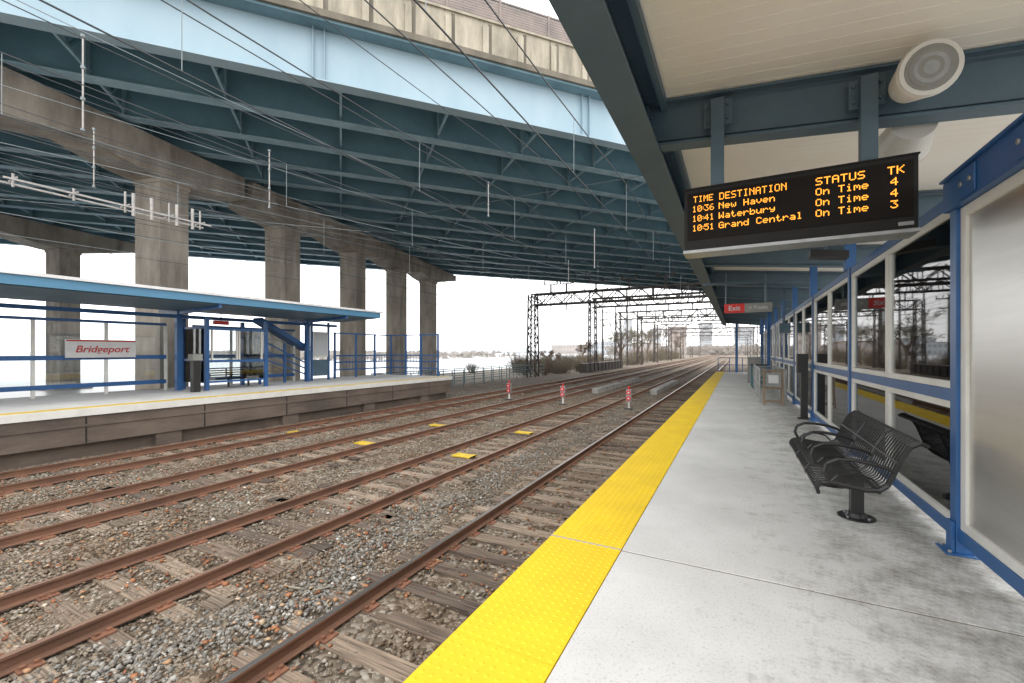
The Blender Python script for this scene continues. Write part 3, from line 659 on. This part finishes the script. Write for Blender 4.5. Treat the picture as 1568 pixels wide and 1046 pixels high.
def gantry(y,x0,x1,h,side=True):
    b=MB(); z1=h; z0=h-1.3; w=.55
    for x in(x0,x1):
        for dx in(-w,w):
            for dy in(-w,w): b.beam((x+dx,y+dy,-1.6),(x+dx*.8,y+dy*.8,z1),.15,.15,'gantry',up=(1,0,0))
        nn=9
        for i in range(nn):
            za=-1.5+(z1+1.5)*i/nn; zb=-1.5+(z1+1.5)*(i+1)/nn; s=1 if i%2 else -1
            for dy in(-w,w): b.beam((x-s*w*.9,y+dy*.9,za),(x+s*w*.9,y+dy*.9,zb),.09,.09,'gantry')
            for dx in(-w,w): b.beam((x+dx*.9,y-s*w*.9,za),(x+dx*.9,y+s*w*.9,zb),.09,.09,'gantry')
    for dy in(-w,w):
        b.beam((x0,y+dy,z0),(x1,y+dy,z0),.16,.16,'gantry'); b.beam((x0,y+dy,z1),(x1,y+dy,z1),.16,.16,'gantry')
        nn=int((x1-x0)/1.3)
        for i in range(nn):
            a=x0+(x1-x0)*i/nn; c=x0+(x1-x0)*(i+1)/nn
            b.beam((a,y+dy,z0 if i%2 else z1),(c,y+dy,z1 if i%2 else z0),.10,.10,'gantry'); b.beam((c,y+dy,z0),(c,y+dy,z1),.07,.07,'gantry')
    for tc in TC+[-18,-20,0.5]:
        b.tube((tc,y,z1),(tc,y,z1+1.1),.11,'gantry',6); b.beam((tc-.9,y,z1+1.1),(tc+.9,y,z1+1.1),.1,.1,'gantry'); b.tube((tc-.8,y,z1+1.1),(tc-.8,y,z1+1.6),.10,'gantry',6); b.tube((tc+.8,y,z1+1.1),(tc+.8,y,z1+1.6),.10,'gantry',6)
        b.tube((tc,y,z0),(tc,y,z0-.7),.07,'insul',6); b.beam((tc-.5,y,z0-.7),(tc+.5,y,z0-.7),.06,.06,'gantry')
    b.obj('catenary_gantry',recalc=False)
for y,h in((48.6,8.6),(64,9.6),(80,8.8),(100,9.4),(122,8.8),(150,9),(185,9),(225,9.2),(280,9.4)): gantry(y,-22.4 if y<50 else -19.5,5,h)
for x,y,h in((-21,75,9),(-20.5,92,13),(-21.5,108,12),(-21,130,13),(-22,160,13)):
    b=MB(); b.tube((x,y,-1.6),(x,y,h),.2,'gantry',8,.12); b.beam((x-1.3,y,h-.6),(x+1.3,y,h-.6),.12,.14,'gantry'); b.beam((x-1.0,y,h-1.8),(x+1.0,y,h-1.8),.12,.14,'gantry')
    for q in(-1.2,-.6,.6,1.2): b.tube((x+q,y,h-.55),(x+q,y,h-.2),.07,'insul',6)
    b.obj('utility_pole')
# ------------------------------------------------------------------ signals
for x,y in((-4.95,22.6),(-8.7,22.9),(-12.5,23.6)):
    b=MB(); b.tube((x,y,-1.4),(x,y,-.95),.05,'white',8); b.box(x-.22,x+.22,y-.12,y+.12,-1.42,-1.33,'black')
    b.box(x-.13,x+.13,y-.08,y+.08,-.98,-.36,'steel')
    for z in(-.82,-.52): b.tube((x,y-.081,z),(x,y-.12,z),.12,'red',16); b.tube((x,y-.121,z),(x,y-.126,z),.05,'signw',12)
    b.tube((x,y,-.36),(x,y,-.2),.05,'red',8)
    b.obj('railway_signal')
for x,y0,y1 in((-5.1,31,43),(-8.95,30,37.5),(-8.95,38.5,45)):
    b=MB(); b.box(x-.22,x+.22,y0,y1,-1.40,-1.12,'trough'); b.box(x-.26,x+.26,y0-.02,y1+.02,-1.12,-1.07,'trough'); 
    for y in np.arange(y0+.8,y1,1.1): b.box(x-.25,x+.25,y,y+.06,-1.38,-1.121,'conc')
    b.obj('cable_trough')
b=MB()
for x in (-24.5,-22.2):
    for y in np.arange(24,52,1.8): b.tube((x,y,-1.6),(x,y,-.1),.04,'teal',6)
    for z in(-.1,-.55,-1.0): b.tube((x,24,z),(x,52,z),.035,'teal',6)
b.tube((-24.5,24,-.1),(-22.2,24,-.1),.035,'teal'); b.obj('trackside_railing')
b=MB(); b.box(-19.6,-18.6,58,80,-1.6,-.1,'gantry'); 
for y in np.arange(58,80,2): b.box(-18.6,-18.5,y,y+.15,-1.6,-.1,'gantry')
b.obj('old_bridge_girder')
b=MB(); 
for y in np.arange(0,40,1.5): b.box(3.2,3.26,y,y+.06,0,1.15,'white')
for z in(1.12,.8,.45): b.box(3.2,3.26,0,40,z,z+.06,'white')
b.obj('rear_railing')
def building(name,x0,x1,y0,y1,z1,wall,floors,bays):
    b=MB(); z0=-1.7; b.box(x0,x1,y0,y1,z0,z1,wall); b.box(x0-.3,x1+.3,y0-.3,y1+.3,z1,z1+.5,wall)
    fh=(z1-z0)/floors
    for f in range(floors):
        za=z0+fh*f+fh*.3; zb=z0+fh*f+fh*.75
        for i in range(bays):
            w=(y1-y0)/bays; b.box(x0-.06,x0-.01,y0+w*i+w*.25,y0+w*i+w*.75,za,zb,'win'); b.box(x1+.01,x1+.06,y0+w*i+w*.25,y0+w*i+w*.75,za,zb,'win')
            w=(x1-x0)/bays; b.box(x0+w*i+w*.25,x0+w*i+w*.75,y0-.06,y0-.01,za,zb,'win')
    b.obj(name,recalc=False)
building('parking_garage',30,60,14,95,8,'pale2',3,16)
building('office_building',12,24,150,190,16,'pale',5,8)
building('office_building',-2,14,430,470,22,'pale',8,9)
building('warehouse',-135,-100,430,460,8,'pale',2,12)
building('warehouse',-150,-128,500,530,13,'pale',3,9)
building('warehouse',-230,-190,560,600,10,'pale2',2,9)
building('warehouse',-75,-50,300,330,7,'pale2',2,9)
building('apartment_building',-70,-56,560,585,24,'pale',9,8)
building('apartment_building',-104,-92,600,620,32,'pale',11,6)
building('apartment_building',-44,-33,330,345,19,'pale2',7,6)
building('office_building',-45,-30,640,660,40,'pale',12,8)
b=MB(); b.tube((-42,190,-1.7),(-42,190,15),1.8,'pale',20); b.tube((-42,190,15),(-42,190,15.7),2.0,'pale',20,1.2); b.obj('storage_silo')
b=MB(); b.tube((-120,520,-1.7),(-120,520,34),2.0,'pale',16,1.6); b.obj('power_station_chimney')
# trees
def tree(b,x,y,h,mk,depth=5):
    def br(p,dv,l,r,dp):
        q=p+dv*l; b.tube(p,q,max(r,.018),'twig',4 if dp>2 else 3,max(r*.65,.012),caps=False)
        if dp<=1:
            for _ in range(3):
                c=p.lerp(q,random.random())+Vector((random.gauss(0,.2),random.gauss(0,.2),random.gauss(0,.2))); s=random.uniform(.05,.12)
                b.add([c+Vector((random.gauss(0,s),random.gauss(0,s),random.gauss(0,s))) for _ in range(3)],[(0,1,2)],mk)
        if dp==0: return
        for _ in range(3 if dp>1 else 4):
            nd=(dv+Vector((random.gauss(0,.42),random.gauss(0,.42),random.gauss(.05,.3)))).normalized(); br(p+dv*l*random.uniform(.5,1),nd,l*random.uniform(.62,.82),r*.55,dp-1)
    br(Vector((x,y,-1.7)),Vector((random.gauss(0,.05),random.gauss(0,.05),1)).normalized(),h*.30,h*.018,depth)
for x,y,h,k in((-23,96,12,'twig2'),(-25,106,14,'twig2'),(-24.5,118,13,'twig2'),(-23.5,132,13,'twig'),(-31,76,5,'twig'),(-29,88,7,'twig'),(-26,146,15,'twig2'),(-24,162,15,'twig'),(-22.5,190,15,'twig'),(-23,215,15,'twig'),(12,120,12,'twig')):
    b=MB(); tree(b,x,y,h,k); b.obj('bare_tree',recalc=False)
b=MB()
def shrub(b,x,y,h,w,n=60,z=-1.65):
    for _ in range(n):
        a=random.uniform(0,6.28); rr=random.random()*w; p=Vector((x+rr*.5*math.cos(a),y+rr*.5*math.sin(a),z)); q=p+Vector((math.cos(a)*rr*.6+random.gauss(0,.2),math.sin(a)*rr*.6,h*random.uniform(.5,1)))
        k='twig' if random.random()<.75 else 'twig2'
        b.tube(p,q,.024,k,3,.011,caps=False)
        for _ in range(4):
            m=p.lerp(q,random.uniform(.4,.95)); b.tube(m,m+Vector((random.gauss(0,.4),random.gauss(0,.4),random.uniform(.1,.7))),.014,k,3,.005,caps=False)
for _ in range(56): shrub(b,random.uniform(-35,-24.6),random.uniform(52,110),random.uniform(1.4,3.2),random.uniform(1,2.2))
for _ in range(50): shrub(b,random.uniform(-31,-22),random.uniform(110,220),random.uniform(2.6,5.2),3,50)
for _ in range(30): shrub(b,random.uniform(-24,-20.5),random.uniform(52,110),random.uniform(.8,1.7),1.4,40)
b.obj('trackside_shrubs',recalc=False)
b=MB()
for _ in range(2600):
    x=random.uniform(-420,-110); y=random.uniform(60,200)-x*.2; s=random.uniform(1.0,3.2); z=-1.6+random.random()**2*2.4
    a=random.uniform(0,3.14); b.add([(x-s*math.cos(a),y-s*math.sin(a),z),(x+s*math.cos(a),y+s*math.sin(a),z+random.uniform(-.5,.5)),(x+random.uniform(-1,1),y,z+random.uniform(1,2))],[(0,1,2)],'twighaze')
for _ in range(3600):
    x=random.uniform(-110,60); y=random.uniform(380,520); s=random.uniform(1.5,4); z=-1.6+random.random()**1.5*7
    a=random.uniform(0,3.14); b.add([(x-s*math.cos(a),y-s*math.sin(a),z),(x+s*math.cos(a),y+s*math.sin(a),z),(x,y,z+random.uniform(1,3))],[(0,1,2)],'twighaze')
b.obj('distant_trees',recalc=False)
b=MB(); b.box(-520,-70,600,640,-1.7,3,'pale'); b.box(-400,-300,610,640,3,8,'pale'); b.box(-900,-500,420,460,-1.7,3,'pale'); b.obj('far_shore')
# ------------------------------------------------------------------ light & world
w=D.worlds.new('World'); S.world=w; w.use_nodes=True; t=w.node_tree; bg=t.nodes['Background']
sk=t.nodes.new('ShaderNodeTexSky'); sk.sky_type='NISHITA'; sk.sun_disc=False; sk.sun_elevation=math.radians(45); sk.sun_rotation=math.radians(150); sk.dust_density=4
mx=t.nodes.new('ShaderNodeMix'); mx.data_type='RGBA'; mx.inputs[0].default_value=.92; mx.inputs[7].default_value=(19.6,19.6,19.6,1)
t.links.new(sk.outputs[0],mx.inputs[6]); t.links.new(mx.outputs[2],bg.inputs['Color']); bg.inputs['Strength'].default_value=.15
sl=D.lights.new('sun','SUN'); sl.energy=.9; sl.angle=math.radians(30); sl.color=(1,.97,.93); so=D.objects.new('sun',sl); S.collection.objects.link(so)
sd=Vector((math.sin(math.radians(150)),math.cos(math.radians(150)),math.tan(math.radians(45)))).normalized()
so.rotation_euler=sd.to_track_quat('Z','Y').to_euler()
# ------------------------------------------------------------------ camera
cd=D.cameras.new('camera'); cd.sensor_width=36; cd.lens=15.15; cd.shift_y=.0096; cd.clip_start=.05; cd.clip_end=9000
co=D.objects.new('camera',cd); S.collection.objects.link(co); co.location=(0,0,1.61); co.rotation_euler=(math.radians(90),0,math.radians(27.53)); S.camera=co
S.view_settings.view_transform='Standard'; S.view_settings.look='None'; S.view_settings.exposure=0
